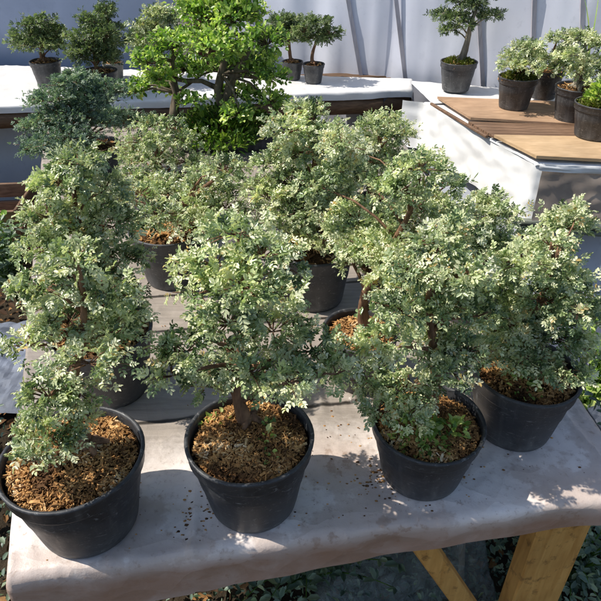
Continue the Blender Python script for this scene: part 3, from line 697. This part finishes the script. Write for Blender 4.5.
# the big bright green tree: several thick trunks in a mossy tray
def big_tree(X, Y):
    rng = np.random.default_rng(31); pr = random.Random(31)
    root = thing('broadleaf_bonsai', 'largest bonsai, bright green broad leaves on thick forked trunks in a mossy tray', 'bonsai', (X, Y, T + .002))
    H = .085
    k = 40; V = []; F = []
    prof = [(.86, 0), (.9, .0), (.97, .03), (1.0, H - .01), (1.04, H - .008), (1.04, H), (.99, H), (.97, H - .02)]
    for (q, z) in prof:
        for j in range(k):
            th = 2 * math.pi * j / k
            c, s = math.cos(th), math.sin(th)
            V.append((.27 * q * math.copysign(abs(c) ** .6, c), .17 * q * math.copysign(abs(s) ** .6, s), z))
    for i in range(len(prof) - 1):
        for j in range(k): F.append((i * k + j, i * k + (j + 1) % k, (i + 1) * k + (j + 1) % k, (i + 1) * k + j))
    F.append(tuple(range(k - 1, -1, -1)))
    obj('tray', V, F, M['pot'], root, True)
    def hz(x, y): return H - .012 + .05 * max(0, 1 - (x / .27) ** 2 - (y / .17) ** 2) + .012 * nz(x * 14, y * 14, 2)
    V = []; F = []
    for i in range(9):
        for j in range(k):
            th = 2 * math.pi * j / k; c, s = math.cos(th), math.sin(th); q = i / 8 * .97
            x = .27 * q * math.copysign(abs(c) ** .6, c); y = .17 * q * math.copysign(abs(s) ** .6, s); V.append((x, y, hz(x, y)))
    for i in range(8):
        for j in range(k): F.append((i * k + j, (i + 1) * k + j, (i + 1) * k + (j + 1) % k, i * k + (j + 1) % k))
    obj('soil', V, F, M['soil'], root, True)
    leaf_clump(root, 'moss', M['moss'], (.02, -.03, 0), (.20), .05, 1500, .022, rng, hz, .4, 'stuff')
    leaf_clump(root, 'fern', M['moss'], (-.0, -.14, H - .03), .17, .10, 800, .042, rng, None, .28, 'stuff')
    pads = [(dx, dy, dz + .12, max(r - .018, .035), max(r - .022, .03), rz * .8) for (dx, dy, dz, r, rz) in PADS['d14']]
    ex = [(x * .8 + pr.uniform(-.05, .05), abs(y) * .5 + .09 + pr.uniform(0, .08), z + pr.uniform(-.03, .03), a, b, c) for (x, y, z, a, b, c) in pads if pr.random() < .35]
    allp = pads + ex
    v, f, t, tw = crown_arrays(allp, rng, 27, .0245, True)
    obj('crown', v, f, M['leaf_bright'], root, False, t)
    mb = MB()
    main = [Vector(p) for p in ((.0, .0, .09), (.005, 0, .16), (-.012, .01, .24), (.01, .0, .31), (.03, 0, .37), (.02, .01, .46), (.03, .0, .56))]
    mb.tube(main, [.040, .026, .021, .018, .014, .010, .004], 11, .14, pr)
    left = [Vector(p) for p in ((-.22, -.01, .09), (-.215, 0, .15), (-.20, .01, .22), (-.21, .0, .29), (-.2, 0, .36), (-.19, .0, .42))]
    mb.tube(left, [.032, .022, .018, .015, .010, .004], 11, .14, pr)
    mb.tube([main[1] + Vector((.02, 0, -.05)), (.035, -.01, .2), (.05, 0, .28), (.11, .01, .36), (.15, 0, .42)], [.03, .024, .02, .015, .006], 9, .14, pr)
    mb.tube([main[2], (-.08, .0, .275), (-.15, 0, .275), (-.205, .0, .285)], [.013, .011, .010, .009], 8, .14, pr)
    mb.tube([main[3], (.1, .0, .30), (.2, -.01, .29), (.24, 0, .27)], [.016, .012, .009, .004], 8, .14, pr)
    for (x, y, z, rx, ry, rz) in allp:
        e = Vector((x, y, z - rz * .2)); src = min(main[3:] + left[2:], key=lambda p: (p - e).length + (.3 if p.z > e.z else 0))
        mid = src.lerp(e, .5) + Vector((pr.uniform(-.02, .02), pr.uniform(-.02, .02), .02))
        mb.tube([src, mid, e], [.009, .006, .003], 6, .1, pr)
    for o_, t_ in tw: mb.tube([Vector(o_), Vector(t_)], [.0018, .0008], 3)
    mb.build('trunk', M['bark_dark'], root, True)
    return root
big_tree(-.36, 2.76)

# ------------------------------------------------------------------ rear bench
rb = thing('rear_bench', 'low rear bench along the plastic wall, sunlit white sheet over dark logs', 'bench', (0, 3.9, 0))
def rl(p): return (p[0], p[1] - 3.9, p[2])
RF0, RF1 = (-3.0, 3.16), (.66, 3.70)
V, F = edge_sheet((RF0, RF1, (.70, 3.93), (-3.0, 4.42)), (.055, .10, 0, .05), 190, 44, T, 8.3, .0035, fold=.014, ridge=.007)
obj('cover', [rl(p) for p in V], F, M['bench_sheet'], rb, True)
d = Vector((RF1[0] - RF0[0], RF1[1] - RF0[1], 0)); ang = math.atan2(d.y, d.x); mid = Vector(((RF0[0] + RF1[0]) / 2, (RF0[1] + RF1[1]) / 2, 0)); nrm = Vector((-d.y, d.x, 0)).normalized()
mb = MB(); pr = random.Random(4)
pts = [Vector((*RF0, 0)).lerp(Vector((*RF1, 0)), t / 14) + nrm * .035 + Vector((0, -3.9, T - .088 + pr.uniform(-.006, .006))) for t in range(15)]
mb.tube(pts, [.052 + pr.uniform(-.005, .005) for _ in pts], 10, .08, pr); mb.build('front_log', M['log'], rb, True)
mb = MB()
for k in range(3):
    c = mid + nrm * (.14 + .16 * k); mb.box((c.x, c.y - 3.9, T - .035), (d.length * .99, .13, .03), rotz(ang), .35)
mb.build('boards', M['log'], rb)
for (x, dep, r) in ((-2.6, .08, .045), (-.9, .09, .045), (.42, .08, .055), (.06, .10, .04)):
    t = (x - RF0[0]) / (RF1[0] - RF0[0]); p = Vector((*RF0, 0)).lerp(Vector((*RF1, 0)), t) + nrm * dep
    mb = MB(); mb.tube([(p.x, p.y - 3.9, 0), (p.x + .01, p.y - 3.9, .33), (p.x + .02, p.y - 3.9, T - .06)], [r * 1.05, r, r * .95], 9, .06, pr); mb.build('leg', M['log'], rb, True)
V, F = hang([(-3.0, 3.55), (-1.9, 3.66), (-.75, 3.84)], T - .08, .0, 5.0, 20, .05, .03, .05)
tag(obj('hanging_sheet', V, F, M['sheet_blue'], None, True), 'blue-grey plastic sheet hanging in shade under the left of the rear bench', 'plastic sheet')
V, F = hang([(.50, 3.66), (.70, 3.80)], T - .05, .0, 6.0, 16, .02, .02, .02)
tag(obj('dark_tarp', V, F, M['tarp_dark'], None, True), 'dark tarp hanging in the shaded corner where rear and right benches meet', 'tarp')

# ------------------------------------------------------------------ right bench
sb = thing('right_bench', 'bench at right topped with wooden boards, its long side hung with a white sheet', 'bench', (1.7, 3.0, 0))
def sl(p): return (p[0] - 1.7, p[1] - 3.0, p[2])
A, B, C_, D_ = (.715, 3.47), (1.05, 2.545), (2.45, 2.34), (2.45, 3.30)
V, F = edge_sheet((B, C_, (2.45, 3.27), A), (.02, 0, 0, .02), 50, 40, T - .016, 12.7, .003, fold=.015)
obj('cover', [sl(p) for p in V], F, M['skirt_white'], sb, True)
V, F = edge_sheet(((.75, 3.42), (1.62, 3.40), (1.62, 3.62), (.69, 3.90)), (.01, 0, 0, .01), 40, 20, T - .004, 2.2, .008, fold=.01)
obj('cloth', [sl(p) for p in V], F, M['bench_sheet'], sb, True)
V, F = hang([(.59, 3.52), (.70, 3.475), (1.042, 2.54), (1.075, 2.528)], T - .018, .455, 1.5, 22, .025, .016, .01)
obj('skirt', [sl(p) for p in V], F, M['skirt_white'], sb, True)
V, F = hang([(1.07, 2.522), (2.45, 2.325)], T - .03, .45, 9.5, 22, .025, .018, .02)
obj('front_tarp', [sl(p) for p in V], F, M['tarp_brown'], sb, True)
V, F = hang([(1.05, 2.515), (1.07, 2.505), (2.45, 2.31)], T - .012, T - .045, 4.5, 6, .025, .012, .0)
obj('front_hem', [sl(p) for p in V], F, M['skirt_white'], sb, True)
mb = MB()
for (o1, o2, r) in ((-.012, .445, .018), (.012, .425, .016), (-.004, .405, .014)):
    mb.tube([sl((1.02 + 1.43 * i / 20, 2.53 - .208 * i / 20 + o1 + .008 * nz(i * .7, o2 * 50), o2 + .008 * nz(i * .5, 3 + o1 * 90))) for i in range(21)], [r * (1 + .2 * nz(i * 1.1, o2 * 9)) for i in range(21)], 8)
mb.build('rolled_hem', M['green_roll'], sb, True)
V, F = hang([(.78, 3.40), (1.08, 2.60), (2.45, 2.40)], .45, .0, 15.5, 22, .03, .03, .10)
obj('lower_sheet', [sl(p) for p in V], F, M['sheet_blue'], sb, True)
for (x, y) in ((.88, 3.35), (1.16, 2.66), (2.3, 2.5), (2.3, 3.2)):
    mb = MB(); mb.box(sl((x, y, .345)), (.08, .08, .69), rotz(.1), .5); mb.build('leg', M['log'], sb)
def board(cs, z, th, mat, label, name='plywood_board', t=.5, cat='wood board'):
    cx = sum(c[0] for c in cs) / 4; cy = sum(c[1] for c in cs) / 4; V = []
    n = 14
    for s in (0, 1):
        for i in range(4):
            a = cs[i]; b = cs[(i + 1) % 4]
            for k in range(n):
                x = a[0] + (b[0] - a[0]) * k / n - cx; y = a[1] + (b[1] - a[1]) * k / n - cy
                V.append((x + .0012 * nz(x * 60, y * 60), y + .0012 * nz(x * 60, y * 60, 5), z * 0 + th * (s - .5) + .0015 * nz(cx + x * 3, cy + y * 3)))
    m = 4 * n
    F = [tuple(range(m - 1, -1, -1)), tuple(range(m, 2 * m))] + [(i, (i + 1) % m, m + (i + 1) % m, m + i) for i in range(m)]
    o = obj(name, V, F, M[mat], None, False, [t] * len(V)); o.location = (cx, cy, z + th / 2)
    tag(o, label, cat); return o
board(((.872, 3.075), (1.95, 2.85), (1.9, 3.30), (.775, 3.46)), T + .006, .012, 'ply', 'brown plywood sheet at the far end of the right bench, under the upright pots')
board(((1.035, 2.535), (2.42, 2.33), (2.42, 2.73), (.925, 2.815)), T + .002, .014, 'ply_yellow', 'yellowish plywood sheet at the near end of the right bench, its edge facing front')
for i in range(5):
    y0 = 3.045 - .046 * i; x0 = .868 + .014 * i
    o = board(((x0, y0 - .042), (1.95, y0 - .042 - .12 + .012 * i), (1.95, y0 - .12 + .012 * i), (x0 - .012, y0)), T - .004, .011, 'slat', 'weathered brown slat between the two plywood sheets on the right bench', 'wooden_plank', .3 + .15 * (i * 3 % 4) / 2, 'wood slat')
    o['group'] = 'weathered slats on the right bench'
mb = MB(); a = Vector((.735, 3.42, 0)); b = Vector((.905, 2.86, 0)); d2 = b - a
mb.box(((a.x + b.x) / 2 - 1.7, (a.y + b.y) / 2 - 3.0, T - .010), (d2.length, .016, .014), rotz(math.atan2(d2.y, d2.x)), .3); mb.build('edge_strip', M['slat'], sb)

# ------------------------------------------------------------------ plants on the benches
GB = 'small bonsai on the rear bench'; GR = 'bonsai on the right bench'
kw = dict(leaf_len=.034, shoots=24, back=.3, chips=160, chip_len=.022)
bonsai('e1', -1.515, 3.74, .15, .088, 'rounded bonsai at the far left of the rear bench, orange soil slumping from its pot', 41, group=GB, leaf='leaf_mid', trunk_r=.018, grow=1.12, flat=.85, **kw)
bonsai('e2', -1.14, 3.54, .14, .10, 'dense bushy bonsai second from left on the rear bench, in a black pot', 42, group=GB, leaf='leaf_mid', grow=1.12, flat=.85, **kw)
bonsai('e3', -1.17, 3.93, .10, .064, 'slender bonsai in a small grey pot behind the bushy one on the rear bench', 43, group=GB, leaf='leaf_mid', pot='pot_grey', grow=1.12, flat=.85, **kw)
bonsai('e4', -.86, 3.82, .13, .09, 'pale grey-green bonsai on the rear bench behind the big bright green tree', 44, group=GB, grow=1.12, flat=.85, **kw)
bonsai('e5a', -.05, 3.93, .105, .064, 'left one of the two small flat-topped bonsai in the middle of the rear bench', 45, group=GB, leaf='leaf_mid', grow=1.12, flat=.85, **kw)
bonsai('e5b', .08, 3.84, .11, .066, 'right one of the two small flat-topped bonsai in the middle of the rear bench', 46, group=GB, leaf='leaf_mid', grow=1.12, flat=.85, **kw)
kw['chips'] = 220
bonsai('f1', .92, 3.66, .16, .105, 'tall bonsai with curved bare trunk and leaf pads, alone by the plastic wall', 51, group=GR, leaf='leaf_mid', bark='bark_grey', trunk_r=.022, moss=('moss_dry', .085, .02, 700, .018, (0, 0)), zbase=T + .006, **kw)
bonsai('f2', 1.14, 3.25, .16, .10, 'spreading bonsai over yellow-green moss in black pot, leftmost on the plywood', 52, group=GR, moss=('moss_dry', .085, .03, 800, .018, (0, 0)), zbase=T + .02, **kw)
bonsai('f3', 1.36, 3.44, .15, .09, 'bonsai in black pot partly hidden behind the spreading mossy one on the plywood', 53, group=GR, zbase=T + .02, weeds=((.05, -.07, .03, .02, 40, .02),), **kw)
bonsai('f4', 1.38, 3.055, .165, .11, 'pale grey-green bonsai with thick trunk and brown soil near the right edge', 54, group=GR, bark='bark_grey', trunk_r=.024, zbase=T + .014, **kw)

def mossy_pot(X, Y):
    rng = np.random.default_rng(61)
    root = thing('potted_plant', 'nearest black pot on the right bench with yellow moss and bright green shoots', 'potted plant', (X, Y, T + .019))
    make_pot(root, .115, .155, M['pot'], rng); hz = make_soil(root, .115, .155, rng, 200)
    leaf_clump(root, 'moss', M['moss_dry'], (0, 0, 0), .10, .03, 1300, .018, rng, hz, .5, 'stuff')
    leaf_clump(root, 'shoots', M['leaf_bright'], (.02, .03, 0), .085, .11, 900, .028, rng, hz, .4, 'stuff')
    return root
mossy_pot(1.385, 2.79)

# grass blades behind the right bench pots
def blades(name, label, cat, X, Y, Z, n, hmin, hmax, seed, mat='leaf_bright', spread=.05, w=.006):
    pr = random.Random(seed); mb = MB()
    for _ in range(n):
        a = pr.uniform(0, 6.28); h = pr.uniform(hmin, hmax); b = Vector((pr.uniform(-spread, spread) * .4, pr.uniform(-spread, spread) * .4, 0))
        tipo = Vector((math.cos(a), math.sin(a), 0)) * h * pr.uniform(.1, .45); s = Vector((-math.sin(a), math.cos(a), 0)) * w
        v = []; f = []
        for i in range(7):
            t = i / 6; c = b + tipo * t * t + Vector((0, 0, h * t * (1 - .15 * t))); q = s * (1 - t) ** .6
            v += [c - q, c + q]
        for i in range(6): f.append((2 * i, 2 * i + 1, 2 * i + 3, 2 * i + 2))
        mb.add(v, f, pr.uniform(.3, .9))
    o = mb.build(name, M[mat]); o.location = (X, Y, Z); tag(o, label, cat); return o
blades('grass_tuft', 'long thin green grass blades rising beside the plastic wall at upper right', 'grass', 1.56, 3.42, T + .02, 9, .42, .62, 5)

# ------------------------------------------------------------------ the plastic wall behind
WP = [(-5.5, 4.55), (-.75, 4.52), (-.45, 4.44), (1.12, 3.88), (4.6, 2.72)]
w = thing('plastic_wall', 'grey-white plastic film wall behind the benches with leaning battens', 'wall', (0, 4.2, 0))
V, F = hang([(x, y - 4.2) for x, y in WP[1:]], 2.7, 0, 21.0, 50, .05, .035, .03)
obj('film', V, F, M['wall_sheet'], w, True)
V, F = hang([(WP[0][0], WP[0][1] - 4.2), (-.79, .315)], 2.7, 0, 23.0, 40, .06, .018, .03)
obj('painted_shade_film', V, F, M['wall_shade'], w, True)
def wall_pt(x):
    for (x0, y0), (x1, y1) in zip(WP, WP[1:]):
        if x0 <= x <= x1: return y0 + (y1 - y0) * (x - x0) / (x1 - x0)
for (xb, lean_) in ((.38, .22), (.66, .20), (.30 - .55, .2), (1.12, .20), (1.40, .16), (1.66, .2), (2.0, .2), (-.32, .14)):
    mb = MB(); pts = []
    for i in range(13):
        z = .3 + 2.3 * i / 12; x = xb - (z - .8) * lean_ * 1.05
        pts.append((x, wall_pt(x) - 4.2 - .026 - .004 * nz(z * 3, xb), z))
    for p0, p1 in zip(pts, pts[1:]):
        pass
    v = []; f = []
    for (x, y, z) in pts: v += [(x - .013, y + .012, z), (x - .013, y - .003, z), (x + .013, y - .003, z), (x + .013, y + .012, z)]
    for i in range(12):
        for j in range(4): f.append((4 * i + j, 4 * i + (j + 1) % 4, 4 * i + 4 + (j + 1) % 4, 4 * i + 4 + j))
    mb.add(v, f, .5); mb.build('batten', M['batten'], w)

# post and boards glimpsed above the big tree
mb = MB(); mb.box((0, 0, .8), (.06, .05, 1.6), rotz(-.1), .75); o = mb.build('timber_post', M['beam_pale']); o.location = (-.78, 4.34, 0)
tag(o, 'pale sunlit timber post rising behind the big bright green tree', 'post')
mb = MB(); mb.box((0, 0, .62), (.20, .03, 1.24), rotz(-.2), .5); o = mb.build('wood_board', M['board_red']); o.location = (-.62, 4.36, 0)
tag(o, 'dark red-brown board upright beside the pale post behind the trees', 'wood board')

# ------------------------------------------------------------------ under and beside the table
rng = np.random.default_rng(91)
def weed_bush(X, Y, h, rad, n, L, label, seed, mat='leaf_bright', name='weed_plant', z0=0):
    r = np.random.default_rng(seed); pr = random.Random(seed)
    root = thing(name, label, 'weed', (X, Y, z0)); mb = MB(); P = []; D = []
    for k in range(n):
        a = pr.uniform(0, 6.28); q = rad * pr.uniform(.1, 1); tip = Vector((math.cos(a) * q, math.sin(a) * q, h * pr.uniform(.45, 1)))
        pts = bezier(Vector((0, 0, 0)), Vector((tip.x * .1, tip.y * .1, tip.z * .5)), Vector((tip.x * .5, tip.y * .5, tip.z * .9)), tip, 7)
        mb.tube(pts, [.004, .0036, .0032, .0028, .0024, .002, .0015, .001], 5)
        for i in range(2, 8):
            for _ in range(3):
                P.append(pts[i]); b = pr.uniform(0, 6.28); D.append((math.cos(b), math.sin(b), pr.uniform(-.1, .7)))
    mb.build('stem', M['moss'], root, True)
    P = np.array(P); D = unit(np.array(D)); m = len(P); l = L * r.uniform(.6, 1.2, m)
    v, f, t = leaflets(P, D, unit(np.array([0, 0, 1.]) + r.normal(0, .4, (m, 3))), l, l * .5, r.uniform(.05, .85, m), .2)
    obj('leaves', v, f, M[mat], root, False, t); return root
weed_bush(1.06, 1.62, .62, .17, 24, .035, 'bright green weed growing by the right table edge, behind the front row', 201)
weed_bush(1.02, 1.33, .50, .14, 16, .03, 'small dark weed low beside the right table edge above the blue tarp', 202, 'leaf_dark')
weed_bush(-1.42, 2.50, .50, .24, 46, .035, 'dark bushy weed thicket on the ground along the left table edge', 206, 'leaf_dark')
weed_bush(-1.20, 1.50, .34, .16, 30, .03, 'low dark weed in the gap at the left frame edge beside the table', 207, 'leaf_dark')
weed_bush(-1.62, 2.75, .42, .12, 8, .07, 'broad-leaved green weed beside the left table edge near the slatted crate', 203)
weed_bush(.02, 1.0, .34, .30, 40, .035, 'dark leafy weed in deep shade under the middle of the front table', 204, 'leaf_dark')
weed_bush(.78, 1.0, .30, .22, 40, .028, 'dark leafy weed at the foot of the wide timber leg', 205, 'leaf_dark')

def crumple(name, cx, cy, sx, sy, h, mat, label, cat, seed, n=46):
    def fz(x, y):
        q = max(0, 1 - (x / sx) ** 4) * max(0, 1 - (y / sy) ** 4)
        return .012 + q * h * (.35 + .5 * abs(nz(x * 5 + seed, y * 5)) + .5 * abs(nz(x * 11, y * 11 + seed)) + .25 * nz(x * 27 + seed, y * 27)) + .03 * abs(nz(x * 9, y * 9, seed)) + .02
    V, F = grid(-sx, sx, -sy, sy, n, n, fz)
    o = obj(name, V, F, mat, None, False); o.location = (cx, cy, 0); return tag(o, label, cat)
crumple('plastic_bag', .30, 1.12, .26, .22, .46, M['film'], 'crumpled clear plastic sheeting in shade under the table by the timber leg', 'plastic sheeting', 3.0, 60)
crumple('blue_tarp', 1.28, 1.66, .34, .60, .22, M['tarp_dark'], 'crumpled dark blue tarp on the ground right of the table', 'tarp', 7.0, 60)
crumple('ground_sheet', -1.42, 1.98, .45, .30, .05, M['sheet_floor'], 'blue-grey plastic sheet lying on the ground left of the table', 'plastic sheet', 11.0, 60)

# slatted crate on the ground at far left
cr = thing('wooden_crate', 'low reddish-brown slatted crate on the ground beyond the left table edge', 'crate', (-1.86, 3.05, 0), .1)
for k in range(3):
    for sgn in (-1, 1):
        mb = MB(); mb.box((0, sgn * .19, .06 + .11 * k), (.66, .018, .085), None, .35 + .15 * k); mb.build('slat', M['slat'], cr)
        mb = MB(); mb.box((sgn * .33, 0, .06 + .11 * k), (.018, .36, .085), None, .4); mb.build('slat', M['slat'], cr)
mb = MB(); mb.box((0, 0, .012), (.64, .36, .018), None, .3); mb.build('base', M['slat'], cr)

# fallen leaves and litter
n = 9000
x = rng.uniform(-2.4, 2.2, n); y = rng.uniform(.2, 3.6, n); z = np.abs(rng.normal(0, .012, n)) + .022
A_ = rng.uniform(0, 6.283, n); D = unit(np.stack([np.cos(A_), np.sin(A_), rng.normal(.1, .3, n)], 1)); l = rng.uniform(.015, .05, n)
v, f, t = leaflets(np.stack([x, y, z], 1), D, unit(np.array([0, 0, 1.]) + rng.normal(0, .5, (n, 3))), l, l * .5, rng.uniform(0, .3, n), .25)
li = obj('leaf_litter', v, f, M['mulch'], None, False, t); li['kind'] = 'stuff'; tag(li, 'dead brown leaves littering the ground around the benches', 'leaf litter')
n = 9000
x = np.concatenate([rng.uniform(-.3, 1.3, n // 2), rng.uniform(-1.4, 1.4, n - n // 2)]); y = rng.uniform(.55, 1.6, n); z = rng.uniform(.02, .13, n) * rng.random(n) + .02
A_ = rng.uniform(0, 6.283, n); D = unit(np.stack([np.cos(A_), np.sin(A_), rng.uniform(.0, 1.2, n)], 1)); l = rng.uniform(.01, .032, n)
v, f, t = leaflets(np.stack([x, y, z], 1), D, unit(np.array([0, 0, 1.]) + rng.normal(0, .5, (n, 3))), l, l * .5, rng.uniform(0, .9, n), .25)
gw = obj('ground_weeds', v, f, M['leaf_dark'], None, False, t); gw['kind'] = 'stuff'; tag(gw, 'low dark green weeds covering the ground under the front table', 'ground cover')

# ------------------------------------------------------------------ light, sky, camera
EL = R(52); to_sun = Vector((-.999 * math.cos(EL), .04 * math.cos(EL), math.sin(EL)))
sd = bpy.data.lights.new('sun', 'SUN'); sd.energy = 5.0; sd.angle = R(.5); sd.color = (1.0, .95, .86)
so = bpy.data.objects.new('sun', sd); COL.objects.link(so); so.rotation_euler = (-to_sun).to_track_quat('-Z', 'Y').to_euler(); so.location = (-6, 1, 6)
wd = bpy.data.worlds.new('World'); scene.world = wd; wd.use_nodes = True
nt = wd.node_tree; bg = nt.nodes['Background']; sk = nt.nodes.new('ShaderNodeTexSky'); sk.sky_type = 'NISHITA'; sk.sun_disc = False
sk.sun_elevation = EL; sk.sun_rotation = math.atan2(to_sun.x, to_sun.y); sk.air_density = 1.0; sk.dust_density = 1.0; sk.ozone_density = 1.0
nt.links.new(sk.outputs[0], bg.inputs['Color']); bg.inputs['Strength'].default_value = .135

cam = bpy.data.cameras.new('camera'); cam.sensor_width = 36; cam.lens = 36 * 600 / 601; cam.clip_start = .02; cam.clip_end = 300
co = bpy.data.objects.new('camera', cam); COL.objects.link(co); co.location = (0, 0, 1.70); co.rotation_euler = (R(90 - 34), 0, 0); scene.camera = co
scene.view_settings.view_transform = 'Standard'; scene.view_settings.look = 'None'; scene.view_settings.exposure = 0; scene.view_settings.gamma = 1
scene.cycles.max_bounces = 5; scene.cycles.diffuse_bounces = 3; scene.cycles.glossy_bounces = 2; scene.cycles.transmission_bounces = 3; scene.cycles.transparent_max_bounces = 6; scene.cycles.adaptive_threshold = .03; scene.cycles.use_denoising = True
scene.render.resolution_x = 1024; scene.render.resolution_y = 1024
